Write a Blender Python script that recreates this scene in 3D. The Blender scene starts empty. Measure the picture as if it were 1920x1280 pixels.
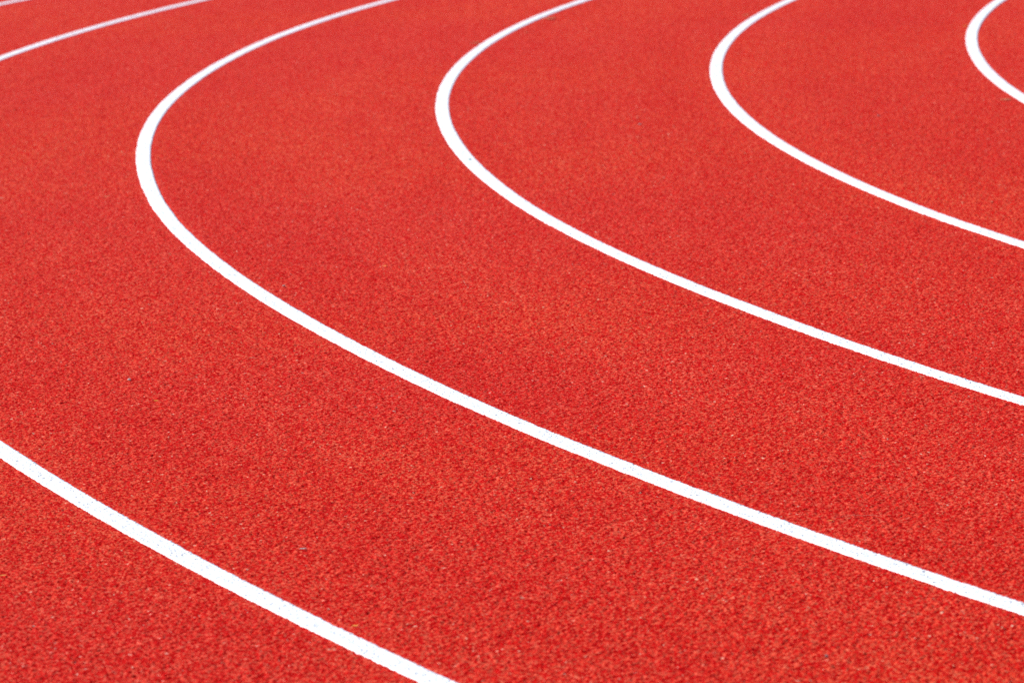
import bpy, math, random
import numpy as np
from mathutils import Matrix, Vector, noise as mnoise

sc = bpy.context.scene
# ------------------------------------------------------------------ camera
PITCH, ROLL, H = 0.133533854, -0.0295831517, 1.74973
cd = bpy.data.cameras.new("camera")
cam = bpy.data.objects.new("camera", cd)
sc.collection.objects.link(cam)
c, s = math.cos(ROLL), math.sin(ROLL)
cp, sp = math.cos(PITCH), math.sin(PITCH)
right = Vector((c, s * sp, s * cp))
up = Vector((-s, c * sp, c * cp))
fwd = Vector((0, cp, -sp))
M = Matrix.Identity(4)
for i in range(3):
    M[i][0], M[i][1], M[i][2] = right[i], up[i], -fwd[i]
M[2][3] = H
cam.matrix_world = M
cd.sensor_width = 36.0
cd.lens = 9043.87 / 1920 * 36
cd.clip_start, cd.clip_end = 0.1, 2000
cd.dof.use_dof = True
cd.dof.focus_distance = 11.8
cd.dof.aperture_fstop = 9.3
sc.camera = cam

# ------------------------------------------------------------------ light
SUN_EL, SUN_AZ = math.radians(38), math.radians(-62)     # azimuth from +Y, clockwise positive (to +X)
w = bpy.data.worlds.new("World")
sc.world = w
w.use_nodes = True
nt = w.node_tree
sky = nt.nodes.new("ShaderNodeTexSky")
sky.sky_type = 'NISHITA'
sky.sun_disc = False
sky.sun_elevation = SUN_EL
sky.sun_rotation = SUN_AZ
bg = nt.nodes["Background"]
bg.inputs["Strength"].default_value = 0.12
nt.links.new(sky.outputs[0], bg.inputs["Color"])
sd = bpy.data.lights.new("sun", 'SUN')
sd.energy = 4.2
sd.angle = math.radians(0.53)
sd.color = (1.0, 0.955, 0.9)
sun = bpy.data.objects.new("sun", sd)
sc.collection.objects.link(sun)
sdir = Vector((math.sin(SUN_AZ) * math.cos(SUN_EL), math.cos(SUN_AZ) * math.cos(SUN_EL), math.sin(SUN_EL)))
sun.rotation_euler = sdir.to_track_quat('Z', 'Y').to_euler()
sun.location = sdir * 30

vs = sc.view_settings
vs.view_transform = 'Standard'
vs.look = 'None'
vs.gamma = 1.0
vs.exposure = 0.58
sc.cycles.use_denoising = False
sc.cycles.filter_width = 1.5 if hasattr(sc.cycles, "filter_width") else 1.5

# ------------------------------------------------------------------ helpers
CX, CY, R0, LANE = 28.9254945, 20.9574861, 26.7592803, 1.22
rng = np.random.default_rng(7)


def link(name, me, mat, parent=None):
    o = bpy.data.objects.new(name, me)
    sc.collection.objects.link(o)
    if mat:
        me.materials.append(mat)
    if parent:
        o.parent = parent
    return o


def np_mesh(name, co, quads, smooth=True):
    me = bpy.data.meshes.new(name)
    nv, nf = len(co), len(quads)
    me.vertices.add(nv)
    me.vertices.foreach_set("co", np.ascontiguousarray(co, dtype=np.float32).ravel())
    me.loops.add(nf * 4)
    me.loops.foreach_set("vertex_index", np.ascontiguousarray(quads, dtype=np.int32).ravel())
    me.polygons.add(nf)
    me.polygons.foreach_set("loop_start", np.arange(0, nf * 4, 4, dtype=np.int32))
    me.polygons.foreach_set("loop_total", np.full(nf, 4, dtype=np.int32))
    me.update(calc_edges=True)
    if not smooth:
        me.shade_flat()
    return me


def grid_quads(nr, nc, base=0):
    i = np.arange(nr - 1)[:, None] * nc + np.arange(nc - 1)[None, :]
    i = i.ravel() + base
    return np.stack([i, i + 1, i + nc + 1, i + nc], 1)


def lowfreq(X, Y, scale, seed, octs=2):
    """cheap smooth value noise on arrays"""
    out = np.zeros_like(X)
    amp = 1.0
    r = np.random.default_rng(seed)
    for _ in range(octs):
        tab = r.random((64, 64))
        u, v = X / scale + 1000, Y / scale + 1000
        iu, iv = np.floor(u).astype(int), np.floor(v).astype(int)
        fu, fv = u - iu, v - iv
        fu, fv = fu * fu * (3 - 2 * fu), fv * fv * (3 - 2 * fv)
        a, b = tab[iu % 64, iv % 64], tab[(iu + 1) % 64, iv % 64]
        e, d = tab[iu % 64, (iv + 1) % 64], tab[(iu + 1) % 64, (iv + 1) % 64]
        out += amp * ((a * (1 - fu) + b * fu) * (1 - fv) + (e * (1 - fu) + d * fu) * fv - .5)
        amp *= .5
        scale *= .5
    return out


def mat(name):
    m = bpy.data.materials.new(name)
    m.use_nodes = True
    return m, m.node_tree, m.node_tree.nodes["Principled BSDF"]


def ramp(nt, stops, interp='LINEAR'):
    n = nt.nodes.new("ShaderNodeValToRGB")
    cr = n.color_ramp
    cr.interpolation = interp
    while len(cr.elements) < len(stops):
        cr.elements.new(0.5)
    for el, (p, col) in zip(cr.elements, stops):
        el.position = p
        el.color = (*col, 1) if len(col) == 3 else col
    return n


# ------------------------------------------------------------------ materials
def track_material():
    m, nt, b = mat("red_rubber_granules")
    N, L = nt.nodes, nt.links
    tc = N.new("ShaderNodeTexCoord")
    vo = N.new("ShaderNodeTexVoronoi")
    vo.inputs["Scale"].default_value = 205
    L.new(tc.outputs["Object"], vo.inputs["Vector"])
    sep = N.new("ShaderNodeSeparateColor")
    L.new(vo.outputs["Color"], sep.inputs[0])
    # random red per granule, also painting in shaded gaps and lit tops; a few bleached ones, very few beige grit grains
    r1 = ramp(nt, [(0.0, (0.36, 0.0003, 0.0002)), (0.50, (0.43, 0.0006, 0.0004)), (0.57, (0.50, 0.012, 0.006)), (0.80, (0.56, 0.058, 0.027)),
                   (0.985, (0.60, 0.095, 0.050)), (0.996, (0.60, 0.14, 0.08)), (0.9996, (0.60, 0.34, 0.24))])
    L.new(sep.outputs[0], r1.inputs[0])
    # broad mottling of the poured surface
    n1 = N.new("ShaderNodeTexNoise")
    n1.inputs["Scale"].default_value = 2.3
    n1.inputs["Detail"].default_value = 5
    n1.inputs["Roughness"].default_value = 0.6
    mp = N.new("ShaderNodeMapping")
    mp.inputs["Scale"].default_value = (1, 0.2, 1)          # mottling drawn out along Y
    L.new(tc.outputs["Object"], mp.inputs["Vector"])
    L.new(mp.outputs[0], n1.inputs["Vector"])
    r2 = ramp(nt, [(0.34, (0.98, 0.88, 0.90)), (0.5, (1, 1, 1)), (0.66, (1.01, 1.1, 1.07))])
    L.new(n1.outputs[0], r2.inputs[0])
    mul = N.new("ShaderNodeMix")
    mul.data_type = 'RGBA'
    mul.blend_type = 'MULTIPLY'
    mul.inputs[0].default_value = 1
    L.new(r1.outputs[0], mul.inputs[6])
    L.new(r2.outputs[0], mul.inputs[7])
    n3 = N.new("ShaderNodeTexNoise")
    n3.inputs["Scale"].default_value = 0.35
    n3.inputs["Detail"].default_value = 2
    L.new(tc.outputs["Object"], n3.inputs["Vector"])
    r3 = ramp(nt, [(0.38, (0.98, 0.90, 1.03)), (0.62, (1.0, 1.04, 0.95))])
    L.new(n3.outputs[0], r3.inputs[0])
    mu2 = N.new("ShaderNodeMix")
    mu2.data_type = 'RGBA'
    mu2.blend_type = 'MULTIPLY'
    mu2.inputs[0].default_value = 1
    # faint strips where the rubber was laid round the bend
    off = N.new("ShaderNodeVectorMath")
    off.operation = 'SUBTRACT'
    off.inputs[1].default_value = (CX, CY, 0)
    L.new(tc.outputs["Object"], off.inputs[0])
    ln = N.new("ShaderNodeVectorMath")
    ln.operation = 'LENGTH'
    L.new(off.outputs[0], ln.inputs[0])
    n4 = N.new("ShaderNodeTexNoise")
    n4.noise_dimensions = '1D'
    n4.inputs["Scale"].default_value = 1.3
    n4.inputs["Detail"].default_value = 3
    L.new(ln.outputs["Value"], n4.inputs["W"])
    r4 = ramp(nt, [(0.3, (0.98, 0.90, 0.91)), (0.7, (1.02, 1.08, 1.06))])
    L.new(n4.outputs[0], r4.inputs[0])
    mu3 = N.new("ShaderNodeMix")
    mu3.data_type = 'RGBA'
    mu3.blend_type = 'MULTIPLY'
    mu3.inputs[0].default_value = 1
    L.new(mul.outputs[2], mu3.inputs[6])
    L.new(r4.outputs[0], mu3.inputs[7])
    L.new(mu3.outputs[2], mu2.inputs[6])
    L.new(r3.outputs[0], mu2.inputs[7])
    L.new(mu2.outputs[2], b.inputs["Base Color"])
    b.inputs["Roughness"].default_value = 0.75
    b.inputs["Specular IOR Level"].default_value = 0.03
    bp = N.new("ShaderNodeBump")
    bp.inputs["Strength"].default_value = 0.5
    bp.inputs["Distance"].default_value = 0.001
    n2 = N.new("ShaderNodeTexNoise")
    n2.inputs["Scale"].default_value = 700
    n2.inputs["Detail"].default_value = 1
    L.new(tc.outputs["Object"], n2.inputs["Vector"])
    L.new(n2.outputs[0], bp.inputs["Height"])
    L.new(bp.outputs[0], b.inputs["Normal"])
    return m


def paint_material():
    m, nt, b = mat("white_line_paint")
    N, L = nt.nodes, nt.links
    tc = N.new("ShaderNodeTexCoord")
    n1 = N.new("ShaderNodeTexNoise")
    n1.inputs["Scale"].default_value = 210
    n1.inputs["Detail"].default_value = 2
    L.new(tc.outputs["Object"], n1.inputs["Vector"])
    # pinholes where the paint did not close over a gap between granules
    r = ramp(nt, [(0.343, (0.05, 0.03, 0.05)), (0.368, (0.45, 0.49, 0.54)), (0.40, (0.68, 0.71, 0.74)), (0.6, (0.79, 0.80, 0.815))])
    L.new(n1.outputs[0], r.inputs[0])
    L.new(r.outputs[0], b.inputs["Base Color"])
    b.inputs["Roughness"].default_value = 0.55
    return m


def plain_material(name, c1, c2, scale, rough=0.7):
    m, nt, b = mat(name)
    N, L = nt.nodes, nt.links
    tc = N.new("ShaderNodeTexCoord")
    n1 = N.new("ShaderNodeTexNoise")
    n1.inputs["Scale"].default_value = scale
    n1.inputs["Detail"].default_value = 4
    L.new(tc.outputs["Object"], n1.inputs["Vector"])
    r = ramp(nt, [(0.35, c1), (0.65, c2)])
    L.new(n1.outputs[0], r.inputs[0])
    L.new(r.outputs[0], b.inputs["Base Color"])
    b.inputs["Roughness"].default_value = rough
    return m


M_TRACK = track_material()
M_PAINT = paint_material()
M_GRASS = plain_material("turf", (0.035, 0.07, 0.015), (0.07, 0.12, 0.03), 9, 0.9)

# ------------------------------------------------------------------ ground (the field and verge round the track)
me = np_mesh("ground", np.array([(-500, -500, -.03), (500, -500, -.03), (500, 500, -.03), (-500, 500, -.03)]),
             np.array([[0, 1, 2, 3]]))
o = link("ground", me, M_GRASS)
o["kind"] = "structure"

# ------------------------------------------------------------------ track surface
TH0, TH1 = math.radians(90), math.radians(270)
STRAIGHT = 80.0


def bend_points(th, R):
    return CX + R * np.cos(th), CY + R * np.sin(th)


def path_params():
    """(angle, offset along the straight) samples for the coarse sheet"""
    L = [(TH0, x) for x in np.linspace(STRAIGHT, 0, 9)[:-1]]
    L += [(t, 0.0) for t in np.linspace(TH0, TH1, 181)]
    L += [(TH1, x) for x in np.linspace(0, STRAIGHT, 9)[1:]]
    return np.array(L)


pp = path_params()
RR = np.linspace(24.2, 36.8, 6)
cX, cY = bend_points(pp[:, 0][:, None], RR[None, :])
cX = cX + pp[:, 1][:, None]
coarse = np.stack([cX, cY + 0 * cX, np.full_like(cX, -0.0040)], -1).reshape(-1, 3)
cq = grid_quads(len(pp), len(RR))[:, ::-1]

# fine part, granule by granule, where the surface is seen close enough to show its grain
Y_A, Y_B, KY, NC = 7.9, 31.0, 0.00046, 1500
nrow = int(math.log(Y_B / Y_A) / KY)
Yr = Y_A * np.exp(KY * np.arange(nrow))
t = np.linspace(-1, 1, NC)
half = 0.124 * Yr + 1.10
dX, dY = 2 * half / NC, Yr * KY
X = half[:, None] * t[None, :] + (0.01 * Yr)[:, None]
Y = np.repeat(Yr[:, None], NC, 1)
jit = rng.random((2, nrow, NC)) - .5
X = X + jit[0] * dX[:, None] * 0.8
Y = Y + jit[1] * dY[:, None] * 0.8
g = rng.random((nrow, NC))
Z = (g ** 1.3 - 0.45) * 0.0028
Z += lowfreq(X, Y, 0.0066, 3, 1) * 0.0038 + lowfreq(X, Y, 0.03, 4, 2) * 0.0012
edge = np.minimum(1, np.minimum((1 - np.abs(t))[None, :] * half[:, None] / 0.15, 1))
edge = np.minimum(edge, np.clip((Y - Y_A) / 0.1, 0, 1))
edge = np.minimum(edge, np.clip((Y_B - Y) / 0.3, 0, 1))
Z = Z * (0.3 + 0.7 * edge) - 0.0030 * (1 - edge)
rad = np.hypot(X - CX, Y - CY)
k = (rad - R0) / LANE
dist = np.abs(k - np.round(k)) * LANE
under = (dist < 0.0285) & (np.round(k) >= 0) & (np.round(k) <= 5)
near = (dist < 0.050) & (np.round(k) >= 0) & (np.round(k) <= 5)     # rolled flat along the painted lines
Z = np.where(near, np.minimum(Z * 0.7, 0.0010), Z)
Z = np.where(under, Z * 0.4 - 0.0022, Z)
fine = np.stack([X, Y, Z], -1).reshape(-1, 3)
fq = grid_quads(nrow, NC, base=len(coarse))
me = np_mesh("track_surface", np.concatenate([coarse, fine]), np.concatenate([cq, fq]))
o = link("track_surface", me, M_TRACK)
o["kind"] = "structure"
del X, Y, Z, g, jit, rad, k, dist, under, fine, fq

# ------------------------------------------------------------------ lane lines
LINE_W = 0.0535
# the hand-guided marking machine wandered by a few millimetres: (angle in degrees, metres off the true radius)
WANDER = {
    0: [(166, .006), (169.6, .007), (171.9, .0054), (174.2, .0033), (176.6, -.0006)],
    1: [(172.5, -.008), (176, -.0052), (179.6, -.0034), (183.2, -.0014), (186.8, .0027), (190.4, .0083), (192.2, .002)],
    2: [(169.9, .0056), (172.7, .0017), (175.4, -.0019), (178.2, -.0025), (180.9, -.0028), (183.7, -.0047), (186.5, -.0002),
        (189.2, .0067), (192, .0038), (194.7, -.0038), (197.5, .005)],
    3: [(171.8, -.0014), (174.6, -.0069), (177.5, -.0063), (180.3, 0), (183.2, .0021), (186, .0035), (188.8, .0077),
        (191.7, .0001), (194.5, -.0066), (197.4, -.0047), (200.2, -.0069), (203, -.0002)],
    4: [(173.7, -.0017), (185.5, -.0004), (197.3, .0012), (200.3, -.0014), (203.2, .0032)],
    5: [(160, 0), (200, 0)],
}


def lane_line(kk, label):
    R = R0 + LANE * kk
    r = np.random.default_rng(40 + kk)
    ta, tb = math.radians(157), math.radians(208)
    n = int((tb - ta) * R / 0.0042)
    params = [(TH0, x) for x in np.linspace(STRAIGHT, 0, 5)[:-1]]
    params += [(a, 0) for a in np.linspace(TH0, ta, 130)[:-1]]
    params += [(a, 0) for a in np.linspace(ta, tb, n)]
    params += [(a, 0) for a in np.linspace(tb, TH1, 130)[1:]]
    params += [(TH1, x) for x in np.linspace(0, STRAIGHT, 5)[1:]]
    P = np.array(params)
    m = len(P)
    nc = 17
    off = np.linspace(-LINE_W / 2, LINE_W / 2, nc)
    off = np.concatenate([[off[0] - .0004], off, [off[-1] + .0004]])
    nc += 2
    Rm = R + off[None, :] + (r.random((m, nc)) - .5) * 0.0016
    rag = (r.random((m, 2)) - .5) * 0.0030                      # uneven edge where paint ran between granules
    sl = lowfreq(np.arange(m) * .0042, np.zeros(m), 0.09, 50 + kk, 3) * 0.0022
    wa = np.array(WANDER[kk])
    dense = np.linspace(150, 215, 1301)
    wv = np.interp(dense, wa[:, 0], wa[:, 1])
    kern = np.hanning(41)
    wv = np.convolve(np.pad(wv, 20, 'edge'), kern / kern.sum(), 'valid')
    Rm += np.interp(np.degrees(P[:, 0]), dense, wv)[:, None]
    Rm[:, :2] += (rag[:, :1] + sl[:, None])
    Rm[:, -2:] += (rag[:, 1:] - sl[::-1][:, None])
    th = P[:, 0][:, None] + (r.random((m, nc)) - .5) * 0.0024 / R * (P[:, 1][:, None] == 0)
    Xl, Yl = CX + Rm * np.cos(th) + P[:, 1][:, None], CY + Rm * np.sin(th)
    Zl = 0.0009 + (r.random((m, nc)) ** 1.2) * 0.0022
    Zl[:, 0] = Zl[:, -1] = -0.004
    me = np_mesh("lane_line", np.stack([Xl, Yl, Zl], -1).reshape(-1, 3), grid_quads(m, nc)[:, ::-1])
    o = link("lane_line", me, M_PAINT)
    o["label"] = label
    o["category"] = "lane line"
    o["group"] = "white lane lines round the bend of the running track"
    return o


for kk, lab in enumerate([
        "innermost white lane line, short hooked curve in the top right corner of the photo",
        "second white curve from the right, turning left of the top right corner hook",
        "white curve in the middle of the photo with a tan leaf lying beside its top",
        "longest white curve, crossing the whole photo from upper left to lower right",
        "broad white line cutting the bottom left corner and returning across the top left",
        "outermost white lane line, just a sliver in the very top left corner"]):
    lane_line(kk, lab)


# ------------------------------------------------------------------ litter lying on the track
M_LEAF_Y = plain_material("yellow_leaf", (0.62, 0.33, 0.02), (0.70, 0.45, 0.06), 120)
M_LEAF_O = plain_material("orange_leaf", (0.62, 0.20, 0.02), (0.70, 0.32, 0.04), 120)
M_LEAF_T = plain_material("tan_leaf", (0.42, 0.17, 0.07), (0.52, 0.27, 0.12), 90)
M_STRAW = plain_material("dry_straw", (0.52, 0.16, 0.10), (0.60, 0.28, 0.18), 200)
M_STONE = plain_material("grey_stone", (0.22, 0.14, 0.12), (0.40, 0.30, 0.27), 300)
M_PALE = plain_material("pale_stone", (0.50, 0.46, 0.40), (0.66, 0.62, 0.56), 300)
M_CRUMB = plain_material("green_crumb", (0.16, 0.30, 0.24), (0.28, 0.42, 0.36), 300)


def thing(name, me, m, x, y, z, rot, label, cat, group=None):
    o = link(name, me, m)
    o.location = (x, y, z)
    o.rotation_euler = (0, 0, rot)
    o["label"] = label
    o["category"] = cat
    if group:
        o["group"] = group
    return o


def leaf_mesh(size, seed, curl=0.12):
    """pointed oval blade with a cupped, twisted surface, a midrib crease, real thickness and a short stalk"""
    r = random.Random(seed)
    nu, nv = 15, 7
    co = []
    tw, bend = r.uniform(-.5, .5), r.uniform(.6, 1.3)
    for side in (1, -1):
        for i in range(nu):
            u = i / (nu - 1)
            wdt = math.sin(math.pi * min(1, u * .93 + .04)) ** .8 * .27 * (1 + .12 * math.sin(u * 17 + seed))
            if u > .88:
                wdt *= (1 - u) / .12 * .9 + .1
            for j in range(nv):
                v = j / (nv - 1) * 2 - 1
                x = (u - .5) * size
                y = v * wdt * size
                z = curl * size * (bend * (u - .5) ** 2 * 2 + abs(v) ** 1.5 * .45 * wdt * 4 + tw * (u - .5) * v * .5)
                z += size * .012 * math.sin(u * 22 + v * 3)
                co.append((x, y, z + side * size * .008 + .0022))
    n = nu * nv
    q = grid_quads(nu, nv).tolist() + (grid_quads(nu, nv, n)[:, ::-1]).tolist()
    for i in range(nu - 1):
        for j in (0, nv - 1):
            a, b = i * nv + j, (i + 1) * nv + j
            q.append([a, b, b + n, a + n] if j == 0 else [b, a, a + n, b + n])
    for j in range(nv - 1):
        for i in (0, nu - 1):
            a, b = i * nv + j, i * nv + j + 1
            q.append([b, a, a + n, b + n] if i == 0 else [a, b, b + n, a + n])
    # stalk
    k0 = len(co)
    for i in range(5):
        t_ = i / 4
        cx_, cz_ = -size * (.48 + .26 * t_), .0022 + curl * size * (bend * .5 * (1 - t_) ** 2)
        rr = size * .014 * (1 - .4 * t_)
        for a_ in range(4):
            co.append((cx_, size * .05 * t_ * t_ + rr * math.cos(a_ * math.pi / 2), cz_ + rr * math.sin(a_ * math.pi / 2)))
    for i in range(4):
        for a_ in range(4):
            q.append([k0 + i * 4 + a_, k0 + i * 4 + (a_ + 1) % 4, k0 + (i + 1) * 4 + (a_ + 1) % 4, k0 + (i + 1) * 4 + a_])
    return np_mesh("leaf", np.array(co), np.array(q))


def stone_mesh(size, seed, flat=0.6):
    import bmesh
    bm = bmesh.new()
    bmesh.ops.create_icosphere(bm, subdivisions=3, radius=size / 2)
    off = Vector((seed * 3.1, seed * 1.7, 0))
    for v in bm.verts:
        n = v.co.normalized()
        d = 1 + .35 * mnoise.noise(n * 1.3 + off) + .15 * mnoise.noise(n * 3.5 + off)
        v.co = n * (size / 2 * d)
        v.co.y *= .8
        v.co.z = v.co.z * flat + size * .22
    me = bpy.data.meshes.new("stone")
    bm.to_mesh(me)
    bm.free()
    me.shade_flat()
    return me


def straw_mesh(length, radius, bow, seed, lift=.003):
    r = random.Random(seed)
    n, co, q = 28, [], []
    for i in range(n):
        t_ = i / (n - 1)
        x = (t_ - .5) * length
        y = bow * (1 - (2 * t_ - 1) ** 2) + .01 * length * math.sin(t_ * 9 + seed)
        z = lift + radius + abs(bow) * .05 * math.sin(t_ * math.pi) + .0008 * math.sin(t_ * 14 + seed)
        rr = radius * (.45 + .55 * math.sin(math.pi * min(1, .15 + .85 * (1 - t_))))
        for a_ in range(6):
            co.append((x, y + rr * math.cos(a_ * math.pi / 3), z + rr * math.sin(a_ * math.pi / 3)))
    for i in range(n - 1):
        for a_ in range(6):
            q.append([i * 6 + a_, i * 6 + (a_ + 1) % 6, (i + 1) * 6 + (a_ + 1) % 6, (i + 1) * 6 + a_])
    q.append([0, 1, 2, 3])
    q.append([(n - 1) * 6 + 3, (n - 1) * 6 + 2, (n - 1) * 6 + 1, (n - 1) * 6])
    return np_mesh("straw", np.array(co), np.array(q))

GL = "small leaves lying on the track"
for i, (x, y, size, rot, m, label) in enumerate([
    (-0.386, 14.850, .0135, 0.3, M_LEAF_Y, "tiny yellow leaf scrap left of the photo's centre, between two long lines"),
    (-0.904, 12.080, .0130, 0.1, M_LEAF_Y, "thin yellow leaf sliver lying above the thick line in the lower left"),
    (-1.049, 9.664, .0160, 0.2, M_LEAF_O, "orange-yellow leaf at the photo's left edge, below the thick white line"),
    (-0.314, 9.018, .0130, 0.5, M_LEAF_Y, "olive-yellow leaf scrap just above the white line near the bottom edge"),
    (0.660, 10.023, .0120, 0.0, M_LEAF_O, "orange leaf scrap at the left end of the long dry stalk"),
    (0.258, 25.990, .0740, 0.1, M_LEAF_T, "largest tan leaf, blurred, inside the middle white curve at the top"),
    (-0.136, 24.354, .0460, 0.4, M_LEAF_T, "tan leaf touching the outer side of the middle white curve"),
    (0.122, 25.018, .0300, 1.2, M_LEAF_T, "small round tan leaf just inside the middle white curve near the top"),
    (1.308, 25.825, .0440, 0.2, M_LEAF_T, "tan leaf by the top of the second white curve from the right"),
    (2.354, 24.538, .0320, 0.0, M_LEAF_O, "orange leaf against the outer edge of the top right white hook"),
    (2.097, 20.118, .0480, 0.1, M_LEAF_T, "narrow tan leaf below the white hook at the right edge"),
    (1.065, 14.513, .0110, 0.6, M_LEAF_Y, "tiny yellow leaf scrap right of centre, above the middle curve"),
    (1.586, 17.449, .0190, 0.3, M_LEAF_T, "faint tan leaf scrap between the two curves on the right"),
    (-1.438, 17.228, .0210, 0.2, M_LEAF_T, "faint tan leaf scrap left of the longest white curve's bend"),
    (-1.089, 15.361, .0120, 0.7, M_LEAF_T, "brownish leaf crumb left of the longest curve, below its bend"),
]):
    thing("leaf", leaf_mesh(size, i + 3), m, x, y, 0.0005, rot, label, "leaf", GL)

thing("straw", straw_mesh(.099, .0005, .012, 2), M_STRAW, 0.716, 10.053, 0.001, 0.02,
      "long thin dry stalk lying above the longest white line, lower right", "stalk")
thing("straw", straw_mesh(.016, .0009, .002, 5), M_STRAW, -0.698, 12.815, 0.001, 0.1,
      "short straw bit below the longest white curve, left half", "stalk")
thing("straw", straw_mesh(.019, .0011, .003, 8), M_STRAW, 1.032, 12.086, 0.001, -0.1,
      "short pale straw bit just below the middle curve, right side", "stalk")
thing("stone", stone_mesh(.0095, 4), M_STONE, -0.682, 14.420, 0.0, 0.4,
      "small dark grey stone just right of the longest white curve's bend", "stone")
thing("stone", stone_mesh(.0062, 9, .9), M_STONE, 0.554, 8.602, 0.0008, 0.1,
      "small grey stone near the bottom edge of the photo, right of centre", "stone")
thing("stone", stone_mesh(.0150, 13, .4), M_STONE, 0.544, 19.479, 0.0, 0.9,
      "grey stone, blurred, between the middle curve and its right neighbour", "stone")
thing("stone_chip", stone_mesh(.0085, 21, .6), M_PALE, -1.003, 12.484, 0.0006, 0.2,
      "tiny whitish stone chip in the left part, above the thick line", "stone chip")
thing("stone_chip", stone_mesh(.0140, 25, .12), M_STONE, -0.446, 9.871, 0.0006, 0.1,
      "flat elongated grey chip above the thick line, bottom left quarter", "stone chip")
thing("stone_chip", stone_mesh(.0110, 31, .4), M_STONE, 1.518, 19.571, 0.0006, 0.5,
      "faint blurred chip between the hook and its left neighbour curve", "stone chip")
thing("rubber_crumb", stone_mesh(.0120, 37, .5), M_CRUMB, -0.139, 18.204, 0.0022, 0.3,
      "pale green rubber crumb lying on the middle white curve", "rubber crumb")
